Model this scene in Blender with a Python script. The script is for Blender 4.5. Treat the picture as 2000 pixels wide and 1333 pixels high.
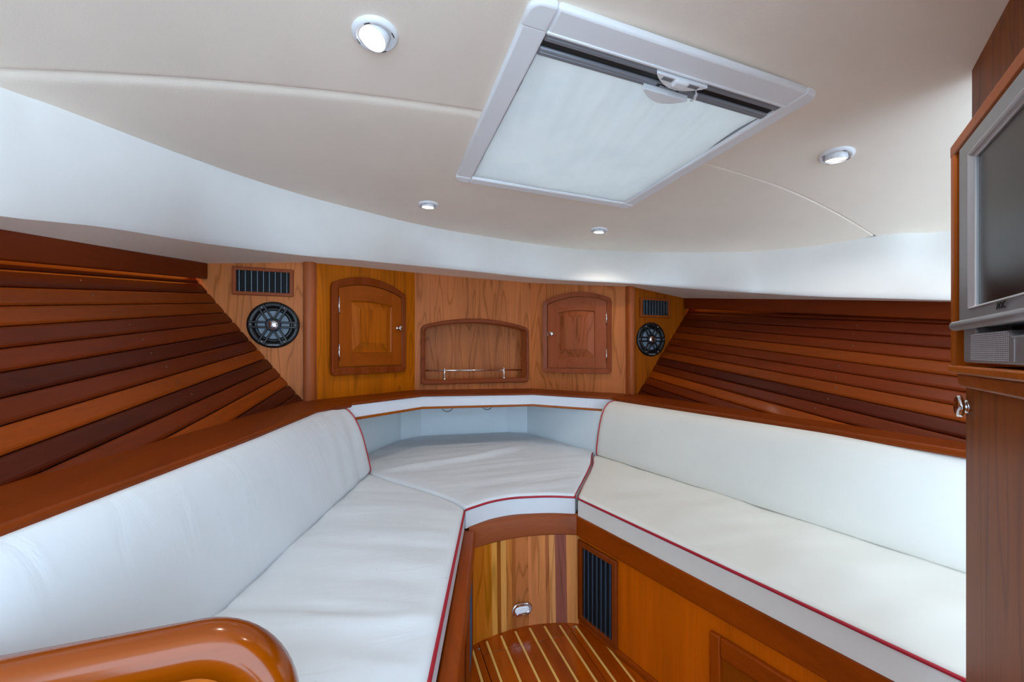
import bpy, math, random
from mathutils import Vector, noise
random.seed(7)
for o in list(bpy.data.objects): bpy.data.objects.remove(o)
SC = bpy.context.scene
COL = SC.collection

# ------------------------------------------------------------------ camera
cd = bpy.data.cameras.new('camera'); cam = bpy.data.objects.new('camera', cd); COL.objects.link(cam)
cam.location = (0, 0, 1.05)
cam.rotation_euler = (math.radians(90), 0, math.radians(-18.778))
cd.sensor_width = 36; cd.lens = 13.5; cd.shift_y = 0.01175; cd.clip_start = .02
SC.camera = cam
# ------------------------------------------------------------------ daylight: open companionway behind the camera and sky above the hatch
w = bpy.data.worlds.new('daylight'); SC.world = w; w.use_nodes = True
bg = w.node_tree.nodes['Background']
bg.inputs[0].default_value = (.58, .79, 1.0, 1); bg.inputs[1].default_value = 5.4
SC.view_settings.view_transform = 'Standard'; SC.view_settings.look = 'None'
SC.view_settings.gamma = 1; SC.view_settings.use_curve_mapping = False
SC.view_settings.exposure = 0.0
LAMP_W = 6.0

# ------------------------------------------------------------------ helpers
def lin(r, g, b):
    f = lambda c: (c/255/12.92) if c/255 <= .04045 else ((c/255+.055)/1.055)**2.4
    return (f(r), f(g), f(b), 1)
def add(a, b): return (a[0]+b[0], a[1]+b[1], a[2]+b[2])
def sub(a, b): return (a[0]-b[0], a[1]-b[1], a[2]-b[2])
def mul(a, k): return (a[0]*k, a[1]*k, a[2]*k)
def heel(x): return -.018*(x-.55)              # the boat lies with a slight list to starboard

class NT:
    def __init__(s, name):
        s.m = bpy.data.materials.new(name); s.m.use_nodes = True
        s.t = s.m.node_tree; s.n = s.t.nodes; s.b = s.n['Principled BSDF']
    def node(s, typ, **kw):
        n = s.n.new(typ)
        for k, v in kw.items():
            if k.startswith('_'): setattr(n, k[1:], v)
            else: n.inputs[k.replace('__', ' ')].default_value = v
        return n
    def link(s, a, b): s.t.links.new(a, b)
    def math(s, op, a, b=None):
        n = s.n.new('ShaderNodeMath'); n.operation = op
        for i, v in enumerate((a, b)):
            if v is None: continue
            if isinstance(v, (int, float)): n.inputs[i].default_value = v
            else: s.link(v, n.inputs[i])
        return n.outputs[0]
    def ramp(s, fac, stops):
        n = s.n.new('ShaderNodeValToRGB'); s.link(fac, n.inputs[0])
        e = n.color_ramp.elements
        while len(e) < len(stops): e.new(.5)
        for i, (p, c) in enumerate(stops):
            e[i].position = p; e[i].color = c if len(c) == 4 else (*c, 1)
        return n.outputs[0]
    def mix(s, fac, a, b, mode='MIX'):
        n = s.n.new('ShaderNodeMix'); n.data_type = 'RGBA'; n.blend_type = mode
        for i, v in ((0, fac), (6, a), (7, b)):
            if isinstance(v, (int, float)): n.inputs[i].default_value = v
            elif isinstance(v, tuple): n.inputs[i].default_value = v
            else: s.link(v, n.inputs[i])
        return n.outputs[2]
    def bump(s, h, strength, dist):
        n = s.node('ShaderNodeBump', Strength=strength, Distance=dist); s.link(h, n.inputs['Height'])
        s.link(n.outputs[0], s.b.inputs['Normal'])

def plain(name, col, rough=.5, metal=0, coat=0, bump=None, emit=0):
    t = NT(name); t.b.inputs['Base Color'].default_value = col
    t.b.inputs['Roughness'].default_value = rough; t.b.inputs['Metallic'].default_value = metal
    t.b.inputs['Coat Weight'].default_value = coat; t.b.inputs['Coat Roughness'].default_value = .1
    if emit:
        t.b.inputs['Emission Color'].default_value = col; t.b.inputs['Emission Strength'].default_value = emit
    tc = t.node('ShaderNodeTexCoord')
    n = t.node('ShaderNodeTexNoise', Scale=(bump[0] if bump else 30), Detail=4); t.link(tc.outputs['Object'], n.inputs[0])
    if bump: t.bump(n.outputs[0], bump[1], bump[2])
    else:
        r = t.math('MULTIPLY_ADD', n.outputs[0], .08); r.node.inputs[2].default_value = max(0, rough-.04)
        t.link(r, t.b.inputs['Roughness'])
    return t.m

def wood(name, axis, rings=26., rough=.28, coat=.35, contrast=.5, scale=1., fine=1., spec=.2, ringk=1.):
    """varnished wood: the object colour gives the species tone, the nodes give figure and grain along one axis"""
    t = NT(name); tc = t.node('ShaderNodeTexCoord'); oi = t.node('ShaderNodeObjectInfo')
    off = t.node('ShaderNodeVectorMath', _operation='ADD')
    comb = t.node('ShaderNodeCombineXYZ')
    r = t.math('MULTIPLY', oi.outputs['Random'], 23.)
    for i in range(3): t.link(r, comb.inputs[i])
    t.link(tc.outputs['Object'], off.inputs[0]); t.link(comb.outputs[0], off.inputs[1])
    def mapped(across, along):
        m = t.node('ShaderNodeMapping'); s = [across*scale]*3; s[axis] = along*scale
        m.inputs['Scale'].default_value = s; t.link(off.outputs[0], m.inputs[0]); return m.outputs[0]
    n1 = t.node('ShaderNodeTexNoise', Scale=1., Detail=2., Roughness=.45, Distortion=.3); t.link(mapped(7, .8), n1.inputs[0])
    ring = t.math('SINE', t.math('MULTIPLY', n1.outputs[0], rings))
    ring = t.math('MULTIPLY_ADD', ring, .5); ring.node.inputs[2].default_value = .5
    ring = t.math('POWER', ring, 9.)
    n2 = t.node('ShaderNodeTexNoise', Scale=1., Detail=5., Roughness=.65); t.link(mapped(170, 3.5), n2.inputs[0])
    n3 = t.node('ShaderNodeTexNoise', Scale=1., Detail=2.); t.link(mapped(14, 1.2), n3.inputs[0])
    n4 = t.node('ShaderNodeTexNoise', Scale=420., Detail=2.); t.link(tc.outputs['Object'], n4.inputs[0])
    v = t.math('ADD', t.math('MULTIPLY', ring, -.62*contrast*ringk), t.math('MULTIPLY', t.math('SUBTRACT', n2.outputs[0], .5), 1.1*contrast*fine))
    v = t.math('ADD', v, t.math('MULTIPLY', t.math('SUBTRACT', n3.outputs[0], .5), 1.5*contrast))
    v = t.math('ADD', v, 1.08)
    hsv = t.node('ShaderNodeHueSaturation'); t.link(oi.outputs['Color'], hsv.inputs['Color']); t.link(v, hsv.inputs['Value'])
    sat = t.math('MULTIPLY_ADD', ring, .03); sat.node.inputs[2].default_value = 1.09; t.link(sat, hsv.inputs['Saturation'])
    t.link(hsv.outputs[0], t.b.inputs['Base Color'])
    t.b.inputs['Roughness'].default_value = rough; t.b.inputs['Coat Weight'].default_value = coat; t.b.inputs['Coat Roughness'].default_value = .12; t.b.inputs['Specular IOR Level'].default_value = spec
    t.bump(n2.outputs[0], .10, .0006)
    return t.m

M = {}
for k, ax in (('x', 0), ('y', 1), ('z', 2)):
    M['cherry_'+k] = wood('cherry_veneer_'+k, ax, rings=75, rough=.45, coat=.0, contrast=.5)
    M['mahog_'+k] = wood('varnished_mahogany_'+k, ax, rings=20, rough=.42, coat=.03, contrast=.4, fine=1.3, ringk=.5)
M['teak_gloss'] = wood('glossy_teak_sole', 1, rings=20, rough=.2, coat=.9, contrast=.4, fine=1.3)
M['rail_gloss'] = wood('glossy_rail', 0, rings=18, rough=.2, coat=.55, contrast=.4)

def vinyl(name, col, s1, b1, stains=0, wrinkle=.16):
    t = NT(name); tc = t.node('ShaderNodeTexCoord')
    n = t.node('ShaderNodeTexNoise', Scale=3.2, Detail=5, Roughness=.6); t.link(tc.outputs['Object'], n.inputs[0])
    n2 = t.node('ShaderNodeTexNoise', Scale=s1, Detail=3); t.link(tc.outputs['Object'], n2.inputs[0])
    n3 = t.node('ShaderNodeTexVoronoi', Scale=26., Randomness=1.); t.link(tc.outputs['Object'], n3.inputs[0])
    c = t.ramp(n.outputs[0], [(.3, tuple(x*.94 for x in col[:3])), (.65, col[:3])])
    if stains:
        sp = t.ramp(n3.outputs[0], [(.035, (.55, .55, .56)), (.06, (1, 1, 1))])
        n5 = t.node('ShaderNodeTexNoise', Scale=4.5, Detail=2); t.link(tc.outputs['Object'], n5.inputs[0])
        gate = t.ramp(n5.outputs[0], [(.56, (0, 0, 0)), (.66, (1, 1, 1))])
        c = t.mix(t.math('MULTIPLY', gate, stains), c, sp, 'MULTIPLY')
    t.link(c, t.b.inputs['Base Color']); t.b.inputs['Roughness'].default_value = .48
    t.b.inputs['Specular IOR Level'].default_value = .35
    if stains:
        mp = t.node('ShaderNodeMapping'); mp.inputs['Scale'].default_value = (5., 16., 5.); mp.inputs['Rotation'].default_value = (0, 0, .25); t.link(tc.outputs['Object'], mp.inputs[0])
        nw = t.node('ShaderNodeTexNoise', Scale=1., Detail=3., Roughness=.45, Distortion=1.2); t.link(mp.outputs[0], nw.inputs[0])
        h = t.math('ADD', t.math('MULTIPLY', nw.outputs[0], 1.), t.math('MULTIPLY', n2.outputs[0], .05))
        t.bump(h, wrinkle, .012)
    else: t.bump(n2.outputs[0], b1, .002)
    return t.m
M['vinyl'] = vinyl('white_daylit_vinyl', lin(226, 231, 236), 260, .10, .8)  # white vinyl with the cool daylight on port and bow put into its colour
M['vinyl_taut_warmlit'] = vinyl('taut_warmlit_vinyl', lin(233, 230, 222), 260, .10, .8, .04)  # same white vinyl, smoother, with the warm starboard light put into its colour
M['liner'] = vinyl('cream_headliner_vinyl', lin(252, 237, 220), 330, .16)
M['band'] = vinyl('white_coaming_vinyl', lin(246, 244, 240), 330, .12)
M['whiteboard'] = vinyl('white_painted_board', lin(238, 249, 254), 60, .04)
M['fascia'] = vinyl('white_fascia_laminate', lin(226, 226, 232), 120, .05, .9)
M['red'] = plain('red_piping_vinyl', lin(168, 14, 40), .45)
M['plastic'] = plain('white_plastic', lin(246, 246, 247), .35, bump=(60, .02, .001))
M['satin_white'] = plain('white_lamp_enamel', lin(240, 240, 242), .25)
M['alu'] = plain('grey_anodised_aluminium', lin(140, 142, 148), .35, .15)
M['black'] = plain('black_plastic', lin(14, 15, 17), .4)
M['darkvoid'] = plain('dark_duct', lin(10, 12, 14), .8)
M['slate'] = plain('blue_black_louvre', lin(56, 80, 104), .35)
M['vane'] = plain('grey_vent_vane', lin(120, 132, 142), .3, .5)
M['cone'] = plain('grey_speaker_cone', lin(122, 136, 150), .45)
M['chrome'] = plain('chrome', lin(225, 225, 228), .12, 1)
M['silver'] = plain('silver_television_plastic', lin(150, 152, 156), .38, .35)
M['silver_light'] = plain('light_silver_edge', lin(205, 207, 212), .3, .4)
M['screen'] = plain('dark_screen', lin(16, 15, 13), .24, bump=(900, .02, .0002))
M['holly'] = plain('holly_strip', lin(244, 196, 110), .22, 0, .8)
M['ink'] = plain('dark_lettering', lin(20, 20, 22), .5)
M['ink_white'] = plain('pale_lettering', lin(190, 195, 200), .5)
M['dot'] = plain('light_perforation', lin(215, 216, 220), .5)
M['lens'] = plain('lit_lamp_lens', (1, .95, .86, 1), .3, emit=14)
M['cool_lens'] = plain('courtesy_lens', lin(225, 232, 240), .3, emit=.15)
M['rope'] = plain('amber_rope_light', lin(255, 150, 50), .4, emit=9)
M['grey_screw'] = plain('bronze_screw', lin(118, 86, 70), .3, .8)
def blindmat():
    t = NT('translucent_blind_fabric'); o = t.n['Material Output']
    d = t.node('ShaderNodeBsdfDiffuse', Color=lin(214, 217, 226)); tr = t.node('ShaderNodeBsdfTranslucent', Color=lin(236, 222, 206))
    tc = t.node('ShaderNodeTexCoord'); n = t.node('ShaderNodeTexNoise', Scale=5., Detail=4); t.link(tc.outputs['Object'], n.inputs[0])
    c = t.ramp(n.outputs[0], [(.36, lin(208, 209, 216)), (.55, lin(222, 221, 224))]); t.link(c, d.inputs[0])
    mx = t.node('ShaderNodeMixShader'); mx.inputs[0].default_value = .34
    t.link(d.outputs[0], mx.inputs[1]); t.link(tr.outputs[0], mx.inputs[2]); t.link(mx.outputs[0], o.inputs[0])
    return t.m
M['blind'] = blindmat()
def glassmat():
    t = NT('hatch_acrylic'); t.b.inputs['Base Color'].default_value = (.75, .8, .82, 1)
    t.b.inputs['Transmission Weight'].default_value = 1; t.b.inputs['Roughness'].default_value = .1
    return t.m
M['acrylic'] = glassmat()

# tones (object colours)
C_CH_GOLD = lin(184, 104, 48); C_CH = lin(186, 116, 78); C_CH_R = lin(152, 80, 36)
C_MAH = lin(146, 66, 26); C_MAHD = lin(104, 40, 16); C_FRAME = lin(126, 64, 40); C_LEDGE = lin(118, 52, 22)

class MB:
    def __init__(s): s.v = []; s.f = []
    def vert(s, p): s.v.append(tuple(p)); return len(s.v)-1
    def quad(s, *ps): s.f.append([s.vert(p) for p in ps])
    def grid(s, rows, closed=False):
        n = len(rows[0]); base = len(s.v)
        for r in rows: s.v.extend(tuple(p) for p in r)
        for i in range(len(rows)-1):
            for j in range(n if closed else n-1):
                k = (j+1) % n
                s.f.append([base+i*n+j, base+i*n+k, base+(i+1)*n+k, base+(i+1)*n+j])
        return base
    def cap(s, ps, flip=False):
        ids = [s.vert(p) for p in ps]; s.f.append(ids[::-1] if flip else ids)
    def prism(s, poly, F, n0, n1):
        lo = [F.p(a, b, n0) for a, b in poly]; hi = [F.p(a, b, n1) for a, b in poly]
        s.grid([lo, hi], True); s.cap(lo, True); s.cap(hi)
    def ringprism(s, outer, inner, F, n0, n1, n1i=None):
        if n1i is None: n1i = n1
        rows = [[F.p(a, b, n0) for a, b in outer], [F.p(a, b, n1) for a, b in outer],
                [F.p(a, b, n1i) for a, b in inner], [F.p(a, b, n0) for a, b in inner]]
        s.grid(rows+[rows[0]], True)
    def box(s, F, a0, a1, b0, b1, n0, n1): s.prism([(a0, b0), (a1, b0), (a1, b1), (a0, b1)], F, n0, n1)
    def lathe(s, F, prof, seg=32, a=0, b=0):
        rows = [[F.p(a+r*math.cos(2*math.pi*k/seg), b+r*math.sin(2*math.pi*k/seg), n) for k in range(seg)] for r, n in prof]
        s.grid(rows, True)
        if prof[0][0] > 1e-5: pass
        if prof[-1][0] < .5*abs(prof[0][0])+1e9: pass
    def disc(s, F, r, n, seg=32, a=0, b=0): s.cap([F.p(a+r*math.cos(2*math.pi*k/seg), b+r*math.sin(2*math.pi*k/seg), n) for k in range(seg)])
    def tube(s, pts, r, seg=8, closed=False):
        pts = [Vector(p) for p in pts]; rows = []; up = Vector((0, 0, 1)); n = len(pts); prev = None
        for i, p in enumerate(pts):
            if closed: d = pts[(i+1) % n]-pts[i-1]
            else: d = pts[min(i+1, n-1)]-pts[max(i-1, 0)]
            d.normalize()
            if prev is None:
                a = d.cross(up)
                if a.length < .05: a = d.cross(Vector((1, 0, 0)))
            else: a = prev-d*prev.dot(d)
            a.normalize(); prev = a; b = d.cross(a)
            rows.append([p+a*(r*math.cos(2*math.pi*k/seg))+b*(r*math.sin(2*math.pi*k/seg)) for k in range(seg)])
        if closed: rows.append(rows[0])
        s.grid(rows, True)
        if not closed: s.cap(rows[0]); s.cap(rows[-1], True)

class Fr:
    """local frame: a along, b across (up), n towards the viewer's side"""
    def __init__(s, o, a, b=(0, 0, 1), n=None):
        s.o = Vector(o); s.a = Vector(a).normalized(); s.b = Vector(b).normalized()
        s.n = Vector(n).normalized() if n else s.a.cross(s.b).normalized()
    def p(s, a, b, n=0): q = s.o+s.a*a+s.b*b+s.n*n; return (q.x, q.y, q.z)

def root(name, loc, label=None, cat=None, group=None, kind=None):
    o = bpy.data.objects.new(name, None); COL.objects.link(o); o.location = loc; o.empty_display_size = .05
    tag(o, label, cat, group, kind); return o
def tag(o, label=None, cat=None, group=None, kind=None):
    for k, v in (('label', label), ('category', cat), ('group', group), ('kind', kind)):
        if v: o[k] = v
    return o
def wpos(o):
    p = Vector((0, 0, 0))
    while o: p += o.location; o = o.parent
    return p
def build(name, mb, mat, parent=None, color=None, smooth=False, bevel=0, origin=None, bseg=2, angle=35, solid=0, clip=None):
    base = wpos(parent) if parent else Vector((0, 0, 0))
    if origin is None:
        c = Vector((0, 0, 0))
        if parent is None:
            xs = [v[0] for v in mb.v]; ys = [v[1] for v in mb.v]; zs = [v[2] for v in mb.v]
            c = Vector(((min(xs)+max(xs))/2, (min(ys)+max(ys))/2, min(zs)))
    else: c = Vector(origin)-base
    me = bpy.data.meshes.new(name)
    me.from_pydata([tuple(Vector(v)-base-c) for v in mb.v], [], mb.f); me.validate()
    import bmesh
    bm = bmesh.new(); bm.from_mesh(me); bmesh.ops.remove_doubles(bm, verts=bm.verts, dist=1e-5)
    if clip:
        r = bmesh.ops.bisect_plane(bm, geom=bm.verts[:]+bm.edges[:]+bm.faces[:], plane_co=Vector(clip[0])-base-c, plane_no=clip[1], clear_inner=True)
        if not bm.verts: bm.free(); bpy.data.meshes.remove(me); return None
        bmesh.ops.holes_fill(bm, edges=[e for e in bm.edges if e.is_boundary], sides=0)
    bmesh.ops.recalc_face_normals(bm, faces=bm.faces); bm.to_mesh(me); bm.free()
    me.materials.append(M[mat])
    o = bpy.data.objects.new(name, me); COL.objects.link(o); o.location = c
    if parent: o.parent = parent
    if color: o.color = color
    if smooth:
        for p in me.polygons: p.use_smooth = True
    if solid:
        m = o.modifiers.new('solid', 'SOLIDIFY'); m.thickness = solid; m.offset = 0
    if bevel:
        m = o.modifiers.new('bevel', 'BEVEL'); m.width = bevel; m.segments = bseg; m.limit_method = 'ANGLE'; m.angle_limit = math.radians(angle)
        m.harden_normals = False
        for p in me.polygons: p.use_smooth = True
        me.set_sharp_from_angle(angle=math.radians(50))
    return o
def boxm(name, F, a0, a1, b0, b1, n0, n1, mat, parent, color=None, bevel=.0015, **k):
    m = MB(); m.box(F, a0, a1, b0, b1, n0, n1); return build(name, m, mat, parent, color, bevel=bevel, **k)
def text(name, s, F, a, b, n, size, mat, parent, flip=False, sx=1.0):
    cu = bpy.data.curves.new('lettering', 'FONT'); cu.body = s; cu.size = size; cu.align_x = 'CENTER'; cu.align_y = 'CENTER'; cu.extrude = .0004; cu.resolution_u = 2
    t = bpy.data.objects.new('t', cu); COL.objects.link(t)
    bpy.context.view_layer.update()
    me = bpy.data.meshes.new_from_object(t.evaluated_get(bpy.context.evaluated_depsgraph_get()))
    bpy.data.objects.remove(t)
    sg = -1 if flip else 1; m = MB()
    m.v = [F.p(a+sg*v.co.x*sx, b+sg*v.co.y, n+v.co.z) for v in me.vertices]; m.f = [list(p.vertices) for p in me.polygons]
    return build(name, m, mat, parent)

def catmull(pts, n):
    P = [Vector(p) for p in pts]; out = []
    L = [0]
    for i in range(1, len(P)): L.append(L[-1]+(P[i]-P[i-1]).length)
    for k in range(n):
        d = L[-1]*k/(n-1); i = 0
        while i < len(P)-2 and L[i+1] < d: i += 1
        t = (d-L[i])/max(1e-9, L[i+1]-L[i])
        p1, p2 = P[i], P[i+1]; p0 = P[i-1] if i else p1*2-p2; p3 = P[i+2] if i+2 < len(P) else p2*2-p1
        q = .5*((2*p1)+(p2-p0)*t+(2*p0-5*p1+4*p2-p3)*t*t+(3*p1-p0-3*p2+p3)*t**3)
        out.append(tuple(q))
    return out
def polyline(pts):
    P = [Vector(p) for p in pts]; L = [0]
    for i in range(1, len(P)): L.append(L[-1]+(P[i]-P[i-1]).length)
    def f(t):
        d = L[-1]*min(1, max(0, t)); i = 0
        while i < len(P)-2 and L[i+1] < d: i += 1
        return P[i].lerp(P[i+1], (d-L[i])/max(1e-9, L[i+1]-L[i]))
    f.length = L[-1]; return f
def smoothline(pts, n=60): return polyline(catmull(pts, n))

def ceil_z(x, y):
    return 1.735-.075*(x-.67)**2+heel(x)+.018*max(0, y-1.1)**1.5-.27*max(0, x-1.3)**2

# ================================================================== SETTING: floor
fl = MB(); FF = Fr((0, 0, 0), (1, 0, 0), (0, 1, 0), (0, 0, 1))
fl.box(FF, -1.2, 2.4, -.6, 2.7, -.06, -.014)
floor = build('floor', fl, 'mahog_y', None, C_MAHD, origin=(.5, .9, -.014)); tag(floor, 'varnished teak cabin sole inlaid with pale holly strips', 'floor', kind='structure')
RIS = [(.296, 1.336), (.308, 1.343), (.344, 1.357), (.384, 1.366), (.429, 1.374), (.485, 1.379), (.546, 1.378), (.618, 1.367), (.68, 1.35), (.735, 1.328)]
def riser_y(x):
    if x <= RIS[0][0]: return RIS[0][1]
    for (x0, y0), (x1, y1) in zip(RIS, RIS[1:]):
        if x <= x1: return y0+(y1-y0)*(x-x0)/(x1-x0)
    return RIS[-1][1]
SW = .0044
STRIPS = [.3035+.058*k for k in range(-3, 11)]
SEAM_Y = 1.2925
cuts = [STRIPS[0]-.06]+STRIPS+[STRIPS[-1]+.06]
def plank_piece(x0, x1, y0, y1, name='plank', mat='teak_gloss', top=0.0, col=None):
    m = MB(); z = heel((x0+x1)/2)
    ya = y1 if y1 is not None else riser_y(x0)+.01; yb = y1 if y1 is not None else riser_y(x1)+.01
    lo = [(x0, y0), (x1, y0), (x1, yb), (x0, ya)]
    m.prism(lo, FF, -.016+z, top+z); return build(name, m, mat, floor, col, bevel=.0008, bseg=1)
pc = [lin(158, 76, 38), lin(148, 70, 36), lin(166, 84, 46), lin(152, 72, 36)]
k = 0
for i in range(len(cuts)-1):
    x0, x1 = cuts[i]+SW, cuts[i+1]-SW
    segs = [(x0, x1)]
    for c in (.331, .681):
        if x0 < c < x1: segs = [(x0, c-.0008), (c+.0008, x1)]
    for (a, b) in segs:
        col = pc[k % 4]; k += 1
        inside = a > .3305 and b < .682
        if inside:
            plank_piece(a, b, -.3, SEAM_Y-.001, col=col); plank_piece(a, b, SEAM_Y+.001, None, col=col)
        else: plank_piece(a, b, -.3, None, col=col)
for x in STRIPS:
    e = riser_y(x)-.012
    if .331 < x < .681:
        plank_piece(x-SW, x+SW, -.3, SEAM_Y-.001, 'holly_strip', 'holly', .0002); plank_piece(x-SW, x+SW, SEAM_Y+.001, e, 'holly_strip', 'holly', .0002)
    else: plank_piece(x-SW, x+SW, -.3, e, 'holly_strip', 'holly', .0002)
    plank_piece(x-SW, x+SW, e, riser_y(x)+.004, 'plank', 'teak_gloss', 0, pc[0])
for x, y in ((.326, 1.322), (.699, 1.318)):
    m = MB(); m.lathe(FF, [(.0001, .0012+heel(x)), (.0035, .001+heel(x)), (.0042, -.001+heel(x))], 10, x, y); build('screw', m, 'alu', floor, smooth=True)

# ================================================================== SETTING: ceiling, padded headliner panels, white coaming band and soffit
ARC = [(-0.955, -0.6, 0), (-0.935, 0.3, 0), (-0.855, 0.93, 0), (-0.755, 1.104, 0), (-0.711, 1.165, 0), (-0.663, 1.244, 0), (-0.604, 1.341, 0), (-0.525, 1.462, 0), (-0.426, 1.599, 0), (-0.279, 1.763, 0), (-0.101, 1.917, 0), (0.168, 2.107, 0), (0.504, 2.238, 0), (0.901, 2.276, 0), (1.208, 2.214, 0), (1.466, 2.02, 0), (1.64, 1.76, 0), (1.763, 1.493, 0), (1.798, 1.381, 0), (1.845, 1.178, 0), (1.877, 0.94, 0), (1.929, 0.79, 0), (1.955, 0.45, 0), (1.98, 0, 0), (2.0, -0.6, 0)]
SIN = [(-0.97, -0.6, 1.03), (-0.92, 0.3, 1.19), (-0.815, 0.9, 1.31), (-0.759, 1.11, 1.346), (-0.735, 1.204, 1.368), (-0.701, 1.315, 1.394), (-0.658, 1.462, 1.42), (-0.597, 1.663, 1.455), (-0.473, 1.775, 1.47), (-0.296, 1.871, 1.481), (-0.107, 2.019, 1.513), (0.18, 2.256, 1.559), (0.507, 2.253, 1.549), (0.905, 2.285, 1.541), (1.15, 2.108, 1.501), (1.393, 1.92, 1.467), (1.606, 1.724, 1.422), (1.68, 1.422, 1.357), (1.722, 1.323, 1.337), (1.762, 1.125, 1.297), (1.783, 0.893, 1.258), (1.778, 0.729, 1.23), (1.8, 0.45, 1.19), (1.82, 0, 1.13), (1.84, -0.6, 1.05)]
SOUT = [(-1.01, -0.6, 1.05), (-0.93, 0.3, 1.19), (-0.847, 0.9, 1.288), (-0.816, 1.194, 1.328), (-0.804, 1.316, 1.344), (-0.788, 1.478, 1.366), (-0.766, 1.7, 1.397), (-0.732, 2.04, 1.446), (-0.543, 2.04, 1.462), (-0.323, 2.04, 1.481), (-0.117, 2.221, 1.513), (0.199, 2.5, 1.559), (0.563, 2.5, 1.549), (0.99, 2.5, 1.541), (1.235, 2.263, 1.501), (1.48, 2.04, 1.467), (1.901, 2.04, 1.413), (1.887, 1.598, 1.348), (1.882, 1.446, 1.327), (1.875, 1.197, 1.291), (1.866, 0.935, 1.252), (1.861, 0.763, 1.226), (1.87, 0.45, 1.18), (1.88, 0, 1.12), (1.9, -0.6, 1.04)]
ceiling = root('ceiling', (.67, .9, 1.73), 'padded cream vinyl headliner with white coaming band', 'ceiling', kind='structure')
ARCS = [p for p in catmull(ARC, 150)]
def arc_y(x):
    for p, q in zip(ARCS, ARCS[1:]):
        if p[0] <= x <= q[0]: return p[1]+(q[1]-p[1])*(x-p[0])/max(1e-9, q[0]-p[0])
    return -.6
HX0, HX1, HY0, HY1 = .30, 1.03, .71, 1.455       # hole under the hatch frame
xs = sorted(set([round(p[0], 4) for p in ARCS if -.955 <= p[0] <= 2.0]+[HX0, HX1, HX0-.001, HX1+.001]))
def SEAM(x): return 1.053-.105*max(0, x-1.066)**2
def pad(d, x, lo):   # rolled edge of a padded panel
    R, H = (.034, .020) if lo else (.012, .008)
    if x > .6: R, H = .003, .006
    return 0 if d >= R else H*(1-math.sqrt(max(0, 1-(1-d/R)**2)))
def ceil_strip(m, ylo, yhi, xa, xb, seam_at, ndiv=16):
    rows = []
    for x in xs:
        if x < xa-1e-6 or x > xb+1e-6: continue
        y0 = ylo(x); y1 = yhi(x)
        if y1-y0 < .004:
            if rows and len(rows) > 1: 
                pass
            y1 = max(y1, y0+.0001)
        L = y1-y0
        ds = [0, .0015, .004, .008, .012, .018, .025, .034]; ts = []
        if seam_at == 'lo': ts = [min(1, d/L) for d in ds]+[min(1, (.034+(L-.034)*k/ndiv)/L) if L > .034 else 1 for k in range(1, ndiv+1)]
        else: ts = [max(0, ((L-.034)*k/ndiv)/L) if L > .034 else 0 for k in range(ndiv)]+[max(0, 1-d/L) for d in ds[::-1]]
        r = []
        for t in ts:
            y = y0+L*t; d = (y-y0) if seam_at == 'lo' else (y1-y)
            edge = seam_at == 'lo' or y1 >= SEAM(x)-.01
            r.append((x, y, ceil_z(x, y)+(pad(d, x, seam_at == 'lo') if edge and seam_at != 'none' else 0)))
        rows.append(r)
    if len(rows) > 1: m.grid(rows)
ma = MB()
ylo = lambda x: -.6
ceil_strip(ma, ylo, lambda x: min(SEAM(x)-.001, arc_y(x)), -.955, HX0, 'hi')
ceil_strip(ma, ylo, lambda x: HY0, HX0, HX1, 'none')
ceil_strip(ma, ylo, lambda x: min(SEAM(x)-.001, arc_y(x)), HX1, 2.0, 'hi')
mf = MB()
ok = [x for x in xs if arc_y(x) > SEAM(x)+.004]
ceil_strip(mf, lambda x: SEAM(x)+.001, arc_y, ok[0], HX0, 'lo')
ceil_strip(mf, lambda x: HY1, arc_y, HX0, HX1, 'none')
ceil_strip(mf, lambda x: SEAM(x)+.001, arc_y, HX1, ok[-1], 'lo')
build('headliner_panel', ma, 'liner', ceiling, smooth=True); build('headliner_panel', mf, 'liner', ceiling, smooth=True)
n = 150
A3 = [(p[0], p[1], ceil_z(p[0], p[1])) for p in ARCS]
def resample_by_index(pts, m):
    out = []
    for i in range(m):
        t = i*(len(pts)-1)/(m-1); j = min(len(pts)-2, int(t)); f = t-j
        P = [Vector(p) for p in pts]; p1, p2 = P[j], P[j+1]; p0 = P[j-1] if j else p1*2-p2; p3 = P[j+2] if j+2 < len(P) else p2*2-p1
        out.append(tuple(.5*((2*p1)+(p2-p0)*f+(2*p0-5*p1+4*p2-p3)*f*f+(3*p1-p0-3*p2+p3)*f**3)))
    return out
def lin_by_index(pts, m):
    out = []
    for i in range(m):
        t = i*(len(pts)-1)/(m-1); j = min(len(pts)-2, int(t)); f = t-j
        out.append(tuple(Vector(pts[j]).lerp(Vector(pts[j+1]), f)))
    return out
NI = (len(ARC)-1)*6+1
arcI = [(p[0], p[1], ceil_z(p[0], p[1])) for p in resample_by_index(ARC, NI)]
inI = resample_by_index(SIN, NI); outI = lin_by_index(SOUT, NI)
mb = MB(); rows = []
cen = Vector((.6, .6, 1.2))
for k in range(13):
    t = k/12; r = []
    for a, i in zip(arcI, inI):
        p = Vector(a).lerp(Vector(i), t); d = Vector((p.x-cen.x, p.y-cen.y, 0)).normalized()
        p = p-d*(.018*math.sin(math.pi*t))+Vector((0, 0, .004*(1-t)**6))
        r.append(tuple(p))
    rows.append(r)
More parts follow.
